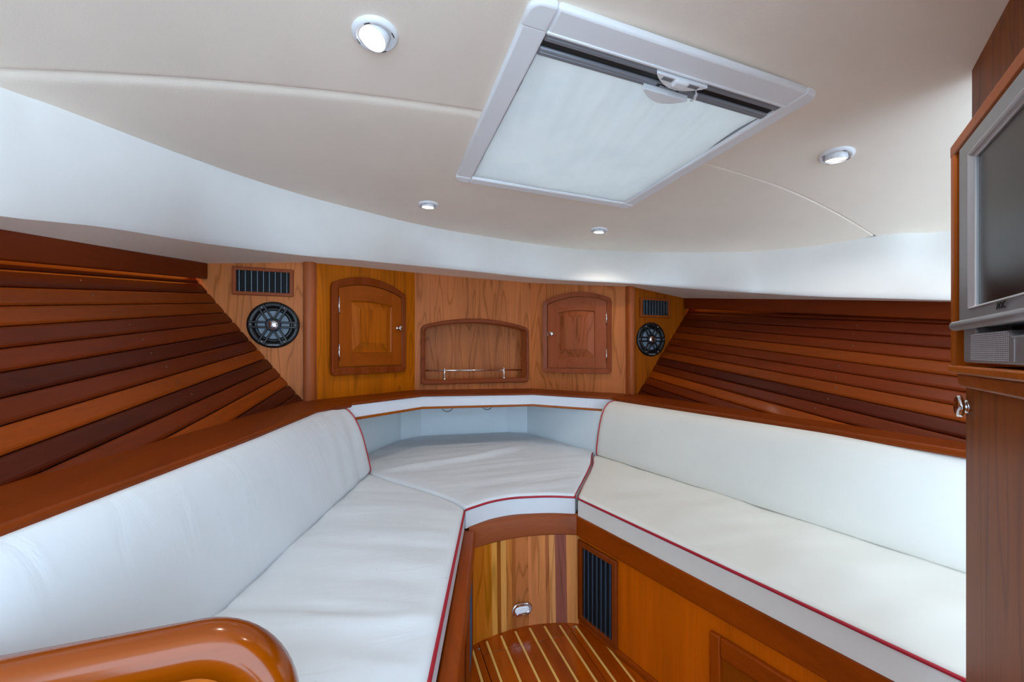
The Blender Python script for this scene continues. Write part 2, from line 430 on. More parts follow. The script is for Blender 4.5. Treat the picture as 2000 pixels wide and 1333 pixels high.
# small rolled lip between band and underside
lip = []
for i, o in zip(inI, outI):
    p = Vector(i).lerp(Vector(o), .05); lip.append((p.x, p.y, p.z-.006))
rows.append(lip)
mb.grid(rows); build('coaming_band', mb, 'band', ceiling, smooth=True)
mb = MB(); mb.grid([lip, [tuple(Vector(l).lerp(Vector(o), .5)) for l, o in zip(lip, outI)], outI, [(p[0], p[1], p[2]+.04) for p in outI]]); build('soffit_underside', mb, 'liner', ceiling, smooth=False)
# outer shell of the deck above, keeps daylight out
mb = MB(); ds = [[(x, y, ceil_z(max(-.9, min(2.12, x)), y)+.06) for x in (-1.4, -.9, -.4, .1, HX0-.002)] for y in (-.6, 0, .7, 1.5, 2.2, 2.8)]
mb.grid(ds); ds = [[(x, y, ceil_z(max(-.9, min(2.12, x)), y)+.06) for x in (HX1+.002, 1.5, 2.12, 2.7)] for y in (-.6, 0, .7, 1.5, 2.2, 2.8)]
mb.grid(ds)
for y0, y1 in ((-.6, HY0-.002), (HY1+.002, 2.8)): mb.grid([[(x, y, ceil_z(x, y)+.06) for x in (HX0-.002, .66, HX1+.002)] for y in (y0, (y0+y1)/2, y1)])
build('deck_underside', mb, 'mahog_x', ceiling, C_MAHD)

# ================================================================== SETTING: forward bulkhead
wf = root('wall_front', (.58, 2.5, .8), 'cherry veneer forward bulkhead of angled panels', 'wall', kind='structure')
FL = Fr((-.323, 2.04, 0), (.523, .46, 0)); LL = .6965
FC = Fr((.2, 2.5, 0), (1, 0, 0))
FRt = Fr((.988, 2.5, 0), (.492, -.46, 0)); LR = .6735
FAL = Fr((0, 2.04, 0), (1, 0, 0)); FAR = FAL
def ztop(x):  # soffit height above the panels, with some overlap
    best = None
    for p, q in zip(SOUT[7:17], SOUT[8:17]):
        if p[0] <= x <= q[0]: best = p[2]+(q[2]-p[2])*(x-p[0])/max(1e-9, q[0]-p[0])
    return (best if best else 1.5)
def arch(x0, x1, zb, zc, zt, r=.012, n=20, rs=.012):
    """rounded rectangle with an arched head"""
    pts = []
    for (cx, cz, a0) in ((x0+r, zb+r, 180), (x1-r, zb+r, 270)):
        for k in range(4): a = math.radians(a0+30*k); pts.append((cx+r*math.cos(a), cz+r*math.sin(a)))
    hw = (x1-x0)/2; s = zt-zc; R = (hw*hw+s*s)/(2*s); cx = (x0+x1)/2; cz = zt-R
    pts.append((x1, zc-rs)); th = math.asin(min(1, hw/R))
    for k in range(n+1):
        a = th*.965*(1-2*k/n); pts.append((cx+R*math.sin(a), cz+R*math.cos(a)))
    pts.append((x0, zc-rs)); return pts
def arch_z(x, x0, x1, zc, zt):
    hw = (x1-x0)/2; s = zt-zc; R = (hw*hw+s*s)/(2*s); return zt-R+math.sqrt(max(0, R*R-(x-(x0+x1)/2)**2))
def panel(F, L, x0, x1, col, a0=0):
    m = MB(); m.prism([(a0, .77), (L, .77), (L, ztop(x1)+.03), (a0, ztop(x0)+.03)], F, -.02, 0); return build('veneer_panel', m, 'cherry_z', wf, col)
panel(FL, LL, -.323, .199, C_CH_GOLD); panel(FRt, LR, .99, 1.48, C_CH)
# centre panel with the arched opening
NX0, NX1, NZB, NZC, NZT = .262, .951, .878, 1.208, 1.252
m = MB(); f0 = .2
ps = [NX0+(NX1-NX0)*k/24 for k in range(25)]
def cp(poly): m.prism([(x-f0, z) for x, z in poly], FC, -.02, 0)
cp([(.2, .77), (.988, .77), (.988, NZB), (.2, NZB)]); cp([(.2, NZB), (NX0, NZB), (NX0, 1.58), (.2, 1.59)]); cp([(NX1, NZB), (.988, NZB), (.988, 1.57), (NX1, 1.57)])
for p, q in zip(ps, ps[1:]): cp([(p, arch_z(p, NX0, NX1, NZC, NZT)), (q, arch_z(q, NX0, NX1, NZC, NZT)), (q, 1.58), (p, 1.58)])
build('veneer_panel', m, 'cherry_z', wf, C_CH)
# transverse side panels that carry vents and speakers
m = MB(); m.prism([(-.37, .77), (-.316, .77), (-.316, 1.51), (-.86, 1.48), (-.86, 1.40)], FAL, -.02, 0); build('veneer_panel', m, 'cherry_z', wf, lin(194, 122, 82))
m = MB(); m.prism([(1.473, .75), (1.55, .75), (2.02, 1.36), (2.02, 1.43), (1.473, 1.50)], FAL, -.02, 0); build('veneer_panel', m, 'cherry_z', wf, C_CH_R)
for x, y, cc in ((-.325, 2.037, lin(168, 100, 72)), (1.483, 2.037, lin(160, 92, 62))):
    m = MB(); c = Fr((x, y, 0), (1, 0, 0), (0, 1, 0), (0, 0, 1))
    poly = [(-.026, .03), (-.026, -.004), (-.02, -.016), (-.01, -.022), (.006, -.022), (.016, -.016), (.024, -.004), (.03, .03)]
    m.prism(poly, c, .77, 1.52 if x < 0 else 1.50); build('corner_post', m, 'mahog_z', wf, cc, smooth=False, bevel=.004, bseg=3, angle=10)

m = MB(); m.grid([[(x, y, z) for x, y in ((-1.5, -.6), (-1.5, 1.6), (-1.1, 2.8), (2.3, 2.8), (2.8, 1.6), (2.8, -.6))] for z in (-.06, 2.0)]); tag(build('hull_light_block', m, 'mahog_x', None, C_MAHD), 'unseen hull shell added behind the cabin lining to keep daylight out', 'hull', kind='structure')  # unseen outer shell, added to stop daylight leaking past the lining
# boards below the shelf
wl = root('trim_1', (.55, 2.6, .42), 'white painted boards closing the berth under the forward shelf', 'panelling', kind='structure')
BB = [(-.30, 1.86), (.118, 2.542), (.250, 2.622), (.852, 2.616), (.980, 2.548), (1.192, 1.872)]
for (p, q) in zip(BB, BB[1:]):
    F = Fr((p[0], p[1], 0), (q[0]-p[0], q[1]-p[1], 0)); L = math.hypot(q[0]-p[0], q[1]-p[1])
    boxm('board', F, -.004, L+.004, .40, .726+heel(p[0])*.5+heel(q[0])*.5, -.015, 0, 'whiteboard', wl, bevel=.0015)
for x in (.425, .705):
    m = MB(); c = Fr((x, 2.616, .690), (1, 0, 0)); m.ringprism([(.042*math.cos(a*.2618), .042*math.sin(a*.2618)) for a in range(24)], [(.036*math.cos(a*.2618), .036*math.sin(a*.2618)) for a in range(24)], c, 0, .006)
    build('ring_pull', m, 'alu', wl, bevel=.001)

# ================================================================== SETTING: planked hull sides
def hull(name, A, U, D, fw, col, label, sign, y_end, plugs):
    """A: a point on the side, U: unit direction up the frames, D: plank direction (aft)"""
    wr = root(name, A, label, 'wall', kind='structure')
    A = Vector(A); U = Vector(U); D = Vector(D)
    N = D.cross(U).normalized()
    if N.x*sign > 0: N = -N            # sign: +1 starboard, normal points inboard
    def P(u, d, n): return tuple(A+U*u+D*d+N*n)
    m = MB()
    m.f = []
    # backing skin
    b = MB()
    for n0 in (-.02,):
        q = [P(-.06, -.05, n0), P(.98, -.05, n0), P(.98, 2.9, n0), P(-.75, 2.9, n0)]
        b.quad(*q)
    CL = ((.55, 0, .798), (.018, 0, 1))
    build('hull_skin', b, 'mahog_y', wr, lin(40, 18, 12), solid=.006, clip=CL)
    b = MB(); x0 = A.x+sign*.06; b.quad((x0, 2.08, .82), (x0+sign*.36, -.6, .82), (x0+sign*.36, -.6, 0), (x0, 2.08, 0)); build('hull_skin', b, 'mahog_y', wr, lin(40, 18, 12), solid=.006)
    o = []
    for i, (u0, u1, c) in enumerate(fw):
        d0 = 0; d1 = 2.4
        g = .0016; m = MB(); t0 = -.012
        rows = []
        sec = [(u0+g, t0), (u0+g, -.002), (u0+g+.004, .001), (u0+g+.009, .0022), (u1-g-.009, .0022), (u1-g-.004, .001), (u1-g, -.002), (u1-g, t0)]
        for d in (d0+random.uniform(-.003, .003), .4, .8, 1.2, 1.6, d1): rows.append([P(u, d, nn) for u, nn in sec])
        m.grid(rows); m.cap(rows[0]); m.cap(rows[-1])
        pl = build('plank', m, 'mahog_y', wr, c, smooth=False, clip=CL)
        if not pl: continue
        for d in plugs:
            dd = d+(i*.075*sign*0)+random.uniform(-.02, .02)
            s = MB(); f = Fr(P((u0+u1)/2+random.uniform(-.004, .004), dd, .0022), D, U, N); s.lathe(f, [(.0002, .001), (.003, .0009), (.0036, -.001)], 8)
            if f.o.z < .82: continue
            build('screw', s, 'grey_screw', pl, smooth=True)
    return wr, P
# port
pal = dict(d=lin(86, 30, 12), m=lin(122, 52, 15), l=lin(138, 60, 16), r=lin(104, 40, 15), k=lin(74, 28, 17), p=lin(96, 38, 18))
U = Vector((-.410, 0, .542)).normalized()
Dv = Vector((-.101, -1, -.135)).normalized()
wd = .0520
fwL = []
base_u = .0 - .012
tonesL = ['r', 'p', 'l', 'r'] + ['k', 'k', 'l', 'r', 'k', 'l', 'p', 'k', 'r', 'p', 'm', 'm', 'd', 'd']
for i in range(len(tonesL)):
    u0 = base_u+wd*(i-4); fwL.append((u0, u0+wd, pal[tonesL[i]]))
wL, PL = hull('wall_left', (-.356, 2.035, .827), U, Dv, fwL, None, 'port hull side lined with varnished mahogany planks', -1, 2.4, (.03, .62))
UR = Vector((.405, 0, .548)).normalized(); DR = Vector((-.042, -1, -.129)).normalized()
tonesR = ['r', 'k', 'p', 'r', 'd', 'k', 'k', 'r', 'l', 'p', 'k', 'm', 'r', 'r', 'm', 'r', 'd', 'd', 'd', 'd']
fwR = []
for i in range(len(tonesR)):
    u0 = .040+wd*(i-6)-.012; fwR.append((u0, u0+wd, pal[tonesR[i]]))
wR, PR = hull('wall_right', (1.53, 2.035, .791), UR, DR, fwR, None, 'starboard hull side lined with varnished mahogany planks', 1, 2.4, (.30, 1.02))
# rail boards under the deck edge
def railboard(wall, p0, p1, h0, h1, inward):
    d = Vector(p1)-Vector(p0); e = Vector(p0)+d*2.2; m = MB()
    hh = h0+(h1-h0)*2.2; a = Vector(inward)
    q = []
    for p, h in ((Vector(p0), h0), (e, hh)):
        q.append([tuple(p), tuple(p-a*.03), tuple(p-a*.03-Vector((0, 0, h))), tuple(p-Vector((0, 0, h)))])
    m.grid(q, True); m.cap(q[0]); m.cap(q[1])
    build('rail_board', m, 'mahog_y', wall, C_MAHD, bevel=.005, bseg=3)
    s = MB(); f = [Vector(p0)-a*.045-Vector((0, 0, h0-.03)), e-a*.045-Vector((0, 0, hh-.03))]
    s.tube([tuple(f[0].lerp(f[1], k/4+.01)) for k in range(4)], .005, 6); build('rope_light', s, 'rope', wall)
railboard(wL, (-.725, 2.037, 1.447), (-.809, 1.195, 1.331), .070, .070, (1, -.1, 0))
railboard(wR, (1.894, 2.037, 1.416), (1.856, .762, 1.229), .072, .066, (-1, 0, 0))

# ================================================================== ledges and forward shelf
def ledge(name, label, front, back, z, mat, th=.022, group=None):
    P = front+back[::-1]; m = MB()
    lo = [(x, y, z+heel(x)-th) for x, y in P]; hi = [(x, y, z+heel(x)) for x, y in P]
    m.grid([lo, hi], True); m.cap(lo, True); m.cap(hi)
    o = build(name, m, mat, None, C_LEDGE, bevel=.007, bseg=3, angle=60); return tag(o, label, 'ledge', group)
ledge('ledge', 'long mahogany ledge under the port planking, running aft from the golden cupboard panel', [(-.50, .45), (-.463, .677), (-.408, .906), (-.331, 1.244), (-.243, 1.708), (-.126, 1.903)], [(-.685, .45), (-.622, .877), (-.553, 1.179), (-.459, 1.64), (-.372, 2.038)], .81, 'mahog_y', group=None)
ledge('ledge', 'mahogany ledge under the starboard planking, ending at the television cabinet', [(1.48, .30), (1.453, .574), (1.425, .912), (1.307, 1.525), (1.238, 1.878)], [(1.645, .30), (1.628, .60), (1.61, 1.03), (1.585, 1.456), (1.545, 2.038)], .81, 'mahog_y')
SF = [(-.126, 1.903), (.222, 2.214), (.881, 2.198), (1.238, 1.878)]
shelf = root('forward_shelf', (.55, 2.25, .72), 'mahogany shelf with scuffed white fascia under the three cherry panels', 'shelf')
P = SF+[(1.56, 2.06), (1.01, 2.53), (.19, 2.53), (-.40, 2.06)]; m = MB()
lo = [(x, y, .797+heel(x)) for x, y in P]; hi = [(x, y, .81+heel(x)) for x, y in P]
m.grid([lo, hi], True); m.cap(lo, True); m.cap(hi); build('shelf_top', m, 'mahog_x', shelf, C_LEDGE, bevel=.004, bseg=3, angle=60)
def strip_along(name, line, z0, z1, t, inset, mat, col=None, bevel=.002):
    m = MB(); rows = []
    P = [Vector((x, y, 0)) for x, y in line]
    for i, p in enumerate(P):
        d = (P[min(i+1, len(P)-1)]-P[max(i-1, 0)]).normalized(); nn = Vector((d.y, -d.x, 0))   # towards the cabin
        a = p-nn*inset; b = p-nn*(inset+t)
        rows.append([(a.x, a.y, z0+heel(p.x)), (a.x, a.y, z1+heel(p.x)), (b.x, b.y, z1+heel(p.x)), (b.x, b.y, z0+heel(p.x))])
    m.grid(rows, True); m.cap(rows[0]); m.cap(rows[-1]); return build(name, m, mat, shelf, col, bevel=bevel, angle=60)
SF2 = [(-.23, 1.80)]+SF[1:3]+[(1.33, 1.79)]
SF2 = [(-.22, 1.815), (.222, 2.214), (.881, 2.198), (1.33, 1.795)]
strip_along('fascia', SF2, .738, .800, .018, .008, 'fascia'); strip_along('trim_strip', SF2, .727, .740, .024, .003, 'mahog_x', lin(150, 84, 44))

# ================================================================== cushions
def zs(x, z0=.495): return z0+heel(x)
def patch_pts(e0, e1, l0, l1, us, vs):
    """transfinite patch: e0/e1 along v at u=0/1, l0/l1 along u at v=0/1"""
    c00, c01, c10, c11 = e0(0), e0(1), e1(0), e1(1); rows = []
    for u in us:
        r = []
        for v in vs:
            p = e0(v)*(1-u)+e1(v)*u+l0(u)*(1-v)+l1(u)*v-(c00*(1-u)*(1-v)+c01*(1-u)*v+c10*u*(1-v)+c11*u*v)
            r.append(p)
        rows.append(r)
    return rows
def spread(L, r, n):
    e = [0, .06, .2, .45, .8, 1.3]
    a = [x*r/L for x in e]; b = [1-x for x in a[::-1]]
    return a+[a[-1]+(b[0]-a[-1])*k/n for k in range(1, n)]+b
def seat(name, label, e0, e1, l0, l1, th, r, nu, nv, puff, wr, group, mat='vinyl'):
    W = (e1(.5)-e0(.5)).length; L = (l1(.5)-l0(.5)).length
    us, vs = spread(W, r, nu), spread(L, r, nv); P = patch_pts(e0, e1, l0, l1, us, vs); m = MB(); rows = []
    for u, row in zip(us, P):
        rr = []
        for v, p in zip(vs, row):
            dx = min(u, 1-u)*W; dy = min(v, 1-v)*L; z = zs(p.x)
            for d in (dx, dy):
                if d < r: z -= r*(1-math.sqrt(max(0, 1-(1-d/r)**2)))*.8
            inner = min(1, dx/.07)*min(1, dy/.07)
            z += puff*math.sin(math.pi*u)**.6*math.sin(math.pi*v)**.6+3.6*wr(p, u, v)*inner
            rr.append((p.x, p.y, z))
        rows.append(rr)
    m.grid(rows)
    ring = rows[0]+[r_[-1] for r_ in rows[1:]]+rows[-1][-2::-1]+[r_[0] for r_ in rows[-2:0:-1]]
    lo = [(p[0], p[1], zs(p[0])-th) for p in ring]; mid = [(p[0], p[1], p[2]-.012) for p in ring]
    m.grid([ring, mid, lo], True); m.cap(lo)
    o = build(name, m, mat, None, smooth=True); o.data.set_sharp_from_angle(angle=math.radians(75)); tag(o, label, 'cushion', group); return o, rows
def V2(pts): return [(x, y, 0) for x, y in pts]
def nz(x, y, s, k=0.): return noise.noise(Vector((x*s, y*s, k)))
def wr_port(p, u, v):
    # soft creases running away from the front edge, deepest around two thirds aft
    q = p.x*.96-p.y*.28; s = p.x*.28+p.y*.96
    a = .0022*nz(s*9+.6*math.sin(q*5), q*1.2, 1., 2.)+.0012*nz(s*26+q*3, q*2.2, 1., 5.)*(.4+.6*(1-u))
    b = -.0024*math.exp(-((s-.84-.05*q-.02*math.sin(q*9))/.014)**2)*(1-abs(u-.45)*1.6 if abs(u-.45) < .6 else 0)
    b += .0026*math.exp(-((s-.805-.05*q)/.03)**2)
    return a+b
def wr_mid(p, u, v):
    q = p.x+.25*p.y; s = p.y-.16*p.x
    a = .0014*nz(s*14, q*2.2, 1., 9.)+.001*nz(s*32+q*2, q*3., 1., 4.)
    a += .005*math.exp(-((p.y-(1.98+.42*(p.x-.2)-.12*math.sin(3*p.x)))/.035)**2)*min(1, max(0, (p.x+.02)*5))*min(1, max(0, (.95-p.x)*4))
    return a
def wr_star(p, u, v): return .0016*nz(p.x, p.y, 5., 3.)+.0009*nz(p.x*2, p.y*6, 2.2, 8.)
PF = [(.030, .57), (.279, 1.346)]
portfront = polyline(V2([(.045, .57), (.072, .649), (.279, 1.346)])); portback = polyline(V2([(-.53, .57), (-.13, 1.875)]))
port_fwd = smoothline(V2([(.279, 1.346), (.235, 1.445), (.150, 1.575), (.060, 1.69), (-.044, 1.845), (-.13, 1.875)]))
G = None
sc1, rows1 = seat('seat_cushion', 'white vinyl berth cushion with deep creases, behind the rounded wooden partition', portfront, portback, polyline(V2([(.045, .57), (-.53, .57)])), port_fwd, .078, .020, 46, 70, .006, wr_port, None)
def piping(parent, pts, r=.0042):
    m = MB(); m.tube(pts, r, 8); return build('piping', m, 'red', parent, smooth=True)
e = [(p[0]-.002, p[1], p[2]+.001) for p in rows1[1]]
piping(sc1, [(p.x+.001, p.y, zs(p.x)-.011) for p in [portfront(k/30) for k in range(31)]])
MF = [(.285, 1.352), (.328, 1.374), (.396, 1.402), (.481, 1.414), (.562, 1.404), (.642, 1.385), (.722, 1.353)]
mfront = smoothline(V2(MF)); mback = polyline(V2([(-.10, 2.165), (.120, 2.530), (.252, 2.610), (.85, 2.604), (.968, 2.538), (1.165, 1.955)]))
mleft = smoothline(V2([(.285, 1.352), (.240, 1.450), (.155, 1.582), (.065, 1.697), (-.040, 1.853), (-.085, 1.98), (-.10, 2.165)]))
mright = smoothline(V2([(.722, 1.353), (.815, 1.468), (.92, 1.60), (1.02, 1.734), (1.105, 1.868), (1.165, 1.955)]))
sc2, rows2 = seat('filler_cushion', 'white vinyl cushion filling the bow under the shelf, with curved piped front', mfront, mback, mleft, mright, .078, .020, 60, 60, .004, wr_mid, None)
piping(sc2, [(p.x, p.y-.001, zs(p.x)-.011) for p in [mfront(k/40) for k in range(41)]]+[(p.x-.004, p.y+.003, zs(p.x)-.008) for p in [mright(k/30) for k in range(1, 30)]])
sfront = polyline(V2([(.727, 1.336), (.967, .384), (1.01, .21)])); sback = polyline(V2([(1.20, 1.90), (1.235, 1.80), (1.50, .50), (1.53, .25)]))
sfwd = smoothline(V2([(.727, 1.336), (.738, 1.356), (.820, 1.464), (.925, 1.596), (1.025, 1.730), (1.110, 1.864), (1.20, 1.90)]))
sc3, rows3 = seat('seat_cushion', 'white vinyl berth cushion with red piping, beside the television cabinet', sfront, sback, sfwd, polyline(V2([(1.01, .21), (1.53, .25)])), .078, .020, 46, 70, .006, wr_star, None, 'vinyl_taut_warmlit')
piping(sc3, [(p.x+.003, p.y-.003, zs(p.x)-.008) for p in [sfwd(1-k/30) for k in range(3, 29)]]+[(p.x-.001, p.y, zs(p.x)-.011) for p in [sfront(k/40) for k in range(0, 41)]])

def backrest(label, bot, top, prof, wr, n=60, mat='vinyl'):
    """bot/top: plan polylines from the forward end aft; prof: list of (fraction of lean, height)"""
    m = MB(); rows = []
    K = 26; pl = polyline([(f, h, 0) for f, h in prof])
    for i in range(n+1):
        t = i/n; b = bot(t); tp = top(t); d = tp-b; r = []
        dist = t*bot.length; sh = 0
        if dist < .02: sh = .02*(1-math.sqrt(max(0, 1-(1-dist/.02)**2)))
        tt = min(1, max(0, t))
        for k in range(K+1):
            q = pl(k/K); p = b+d*q.x; nn = Vector((d.x, d.y, 0)).normalized()
            w_ = wr(p, t, k/K)
            r.append((p.x+nn.x*(sh*.7+w_), p.y+nn.y*(sh*.7+w_), zs(p.x)+q.y-(sh*.5 if k > K*.6 else 0)))
        # wrap round the back
        p = b+d*1.0; r.append((p.x, p.y, zs(p.x)+prof[-1][1]-.05)); p = b+d*.85; r.append((p.x, p.y, zs(p.x)))
        rows.append(r)
    m.grid(rows, True); m.cap(rows[0]); m.cap(rows[-1])
    o = build('backrest_cushion', m, mat, None, smooth=True); o.data.set_sharp_from_angle(angle=math.radians(70)); tag(o, label, 'cushion'); return o, rows
prof = [(.14, .001), (.05, .003), (.01, .012), (.01, .022), (.05, .05), (.12, .10), (.22, .165), (.33, .215), (.46, .258), (.60, .285), (.76, .300), (.92, .302), (1.0, .294)]
def wr_bp(p, t, k): return .0025*nz(t*22+k*1.5, k*1.5, 1., 6.)*math.exp(-((t-.12)/.22)**2)*2+.002*nz(t*7, k*2, 1., 1.)
def wr_bs(p, t, k): return .0015*nz(t*6, k*2, 1., 11.)
pb = polyline(V2([(-.040, 1.862), (-.314, .929), (-.418, .575)])); pt = polyline(V2([(-.20, 1.908), (-.262, 1.700), (-.348, 1.244), (-.422, .906), (-.478, .677), (-.505, .56)]))
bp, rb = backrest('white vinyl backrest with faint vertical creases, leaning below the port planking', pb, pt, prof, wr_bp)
piping(bp, [(q[0]+.001, q[1]+.002, q[2]) for q in rb[1][2:-4]], .0035)
sb = polyline(V2([(1.110, 1.872), (1.19, 1.525), (1.337, .912), (1.419, .564), (1.50, .24)])); st = polyline(V2([(1.262, 1.885), (1.332, 1.525), (1.448, .912), (1.500, .574), (1.56, .24)]))
prof2 = [(.16, .001), (.06, .003), (.01, .012), (.005, .022), (.03, .05), (.08, .11), (.16, .175), (.26, .225), (.38, .262), (.55, .288), (.74, .298), (.90, .298), (1.0, .290)]
bs, rs = backrest('smooth white vinyl backrest below the starboard planking', sb, st, prof2, wr_bs, mat='vinyl_taut_warmlit')
piping(bs, [(q[0]-.001, q[1]+.002, q[2]) for q in rs[1][2:-4]], .0035)

# ================================================================== berth bases
def slats_vent(parent_label, F, a0, a1, b0, b1, fw, ns, group, vertical_dark=True, depth=.03, slatmat='slate', label=None, col=C_FRAME, name='air_vent', tilt=.35, slat_w=None):
    c = F.p((a0+a1)/2, b0, 0); r = root(name, c, label, 'vent', group)
    m = MB(); m.ringprism([(a0, b0), (a1, b0), (a1, b1), (a0, b1)], [(a0+fw, b0+fw), (a1-fw, b0+fw), (a1-fw, b1-fw), (a0+fw, b1-fw)], F, .0005, .013)
    build('frame', m, 'mahog_z', r, col, bevel=.003)
    boxm('backing', F, a0+fw*.5, a1-fw*.5, b0+fw*.5, b1-fw*.5, .0005, .0015, 'darkvoid', r, bevel=0)
    W = (a1-a0-2*fw); p = W/ns; sw = slat_w or p*.62
    for i in range(ns):
        x = a0+fw+p*(i+.5); m = MB()
        f = Fr(F.p(x, 0, .007), F.a*math.cos(tilt)+F.n*math.sin(tilt), F.b)
        m.box(f, -sw/2, sw/2, b0+fw-.001, b1-fw+.001, -.0012, .0012); build('slat', m, slatmat, r, bevel=.0006, bseg=1)
    return r
# starboard
B0 = (.728, 1.343); FB = Fr((B0[0], B0[1], 0), (.252, -.968, 0))
rb_ = root('settee', (.85, .85, 0), 'mahogany berth front with black louvre and locker door, beside the television cabinet', 'settee')
boxm('front_panel', FB, 0, 1.25, 0.0, .34, -.03, -.006, 'mahog_z', rb_, lin(196, 94, 22))
m = MB(); m.prism([(-.004, .335), (1.25, .330), (1.25, .4075), (-.004, .4135)], FB, -.03, .008); build('top_rail', m, 'mahog_y', rb_, C_MAH, bevel=.006, bseg=3)
boxm('base_moulding', FB, 0, 1.25, -.004, .016, -.01, .004, 'mahog_y', rb_, C_MAH, bevel=.004)
boxm('platform', Fr((B0[0]+.02, B0[1], 0), (.252, -.968, 0)), .02, 1.25,   .365, .385, -.55, -.02, 'mahog_y', rb_, C_MAHD)
ld = root('locker_door', FB.p(.75, .045, 0), 'flat framed locker door let into the starboard berth front', 'door')
boxm('door_panel', FB, .56, .94, .07, .232, -.007, -.001, 'mahog_z', ld, lin(140, 74, 38))
boxm('stile', FB, .533, .562, .045, .284, -.006, .010, 'mahog_z', ld, C_MAH, bevel=.004); boxm('stile', FB, .938, .967, .045, .284, -.006, .010, 'mahog_z', ld, C_MAH, bevel=.004)
boxm('rail', FB, .562, .938, .231, .284, -.006, .010, 'mahog_y', ld, C_MAH, bevel=.004); boxm('rail', FB, .562, .938, .045, .072, -.006, .010, 'mahog_y', ld, C_MAH, bevel=.004)
FBp = Fr(FB.p(0, 0, -.006), FB.a)
slats_vent('', FBp, .006, .200, .012, .322, .021, 7, None, label='tall wood-framed vent with dark blue upright louvres in the starboard berth front', tilt=.5)
# port
FP = Fr((.088, .60, 0), (.279, .960, 0))
lb_ = root('settee', (.1, .9, 0), 'mahogany berth front with worn top rail below the creased cushion', 'settee')
LP = .768
boxm('front_panel', FP, -.9, LP, 0, .34, -.03, -.006, 'mahog_z', lb_, lin(138, 74, 40))
boxm('top_rail', FP, -.9, LP+.01, .337, .417, -.03, .012, 'mahog_y', lb_, C_MAH, bevel=.007, bseg=3)
boxm('platform', FP, -.5, LP, .365, .385, -.60, -.031, 'mahog_y', lb_, C_MAHD)
slats_vent('', Fr(FP.p(0, 0, -.006), FP.a), LP-.21, LP-.012, .012, .322, .021, 7, None, label='tall wood-framed vent with dark louvres in the port berth front, seen edge-on', tilt=-.5)
# curved riser
rr = root('berth_riser', (.51, 1.37, 0), 'curved berth riser of upright cedar staves under the bow cushion', 'riser')
RC = catmull(V2(RIS), 61)
stv = [(0, 9, (172, 104, 56)), (9, 13, (180, 114, 62)), (13, 16, (196, 142, 84)), (16, 18, (134, 80, 46)), (18, 21, (200, 146, 92)), (21, 24, (178, 116, 72)), (24, 26, (150, 92, 58)), (26, 33, (172, 110, 74)), (33, 38, (180, 118, 82)), (38, 42, (186, 124, 84)), (42, 44, (158, 98, 68)), (44, 47, (196, 140, 96)), (47, 53, (132, 82, 70)), (53, 60, (192, 132, 88))]
for a, b, c in stv:
    m = MB(); f = [RC[i] for i in range(a, b+1)]
    rows = [[(p[0], p[1]+.02, -.01) for p in f], [(p[0], p[1], -.01) for p in f], [(p[0], p[1]+.012, .35) for p in f], [(p[0], p[1]+.03, .35) for p in f]]
    m.grid(rows+[rows[0]]); build('stave', m, 'cherry_z', rr, lin(*[min(255, v_*1.1) for v_ in c]), smooth=False)
m = MB(); f = RC; sec = [(.03, .338), (.004, .338), (-.003, .343), (-.004, .408), (.002, .416), (.012, .419), (.04, .419)]
rows = [[(p[0], p[1]+d+.008, z+heel(p[0])) for d, z in sec] for p in f]
m.grid(rows, True); m.cap(rows[0]); m.cap(rows[-1]); build('top_rail', m, 'mahog_x', rr, lin(140, 80, 56), smooth=False, bevel=.002, angle=40)
cl = root('courtesy_light', (.507, 1.372, .05), 'small oval chrome courtesy light on the curved riser', 'light')
FO = Fr((.507, 1.3785, .072), (1, -.03, 0))
def oval(hw, r, n=12):
    o = []
    for cx, a0 in ((hw, -90), (-hw, 90)):
        for k in range(n+1): a = math.radians(a0+180*k/n); o.append((cx+r*math.cos(a), r*math.sin(a)))
    return o
m = MB(); m.ringprism(oval(.018, .024), oval(.016, .011), FO, -.002, .010); build('bezel', m, 'chrome', cl, bevel=.004, bseg=3, angle=50)
m = MB(); m.prism(oval(.0155, .012), FO, -.001, .011); build('lens', m, 'cool_lens', cl, bevel=.003)

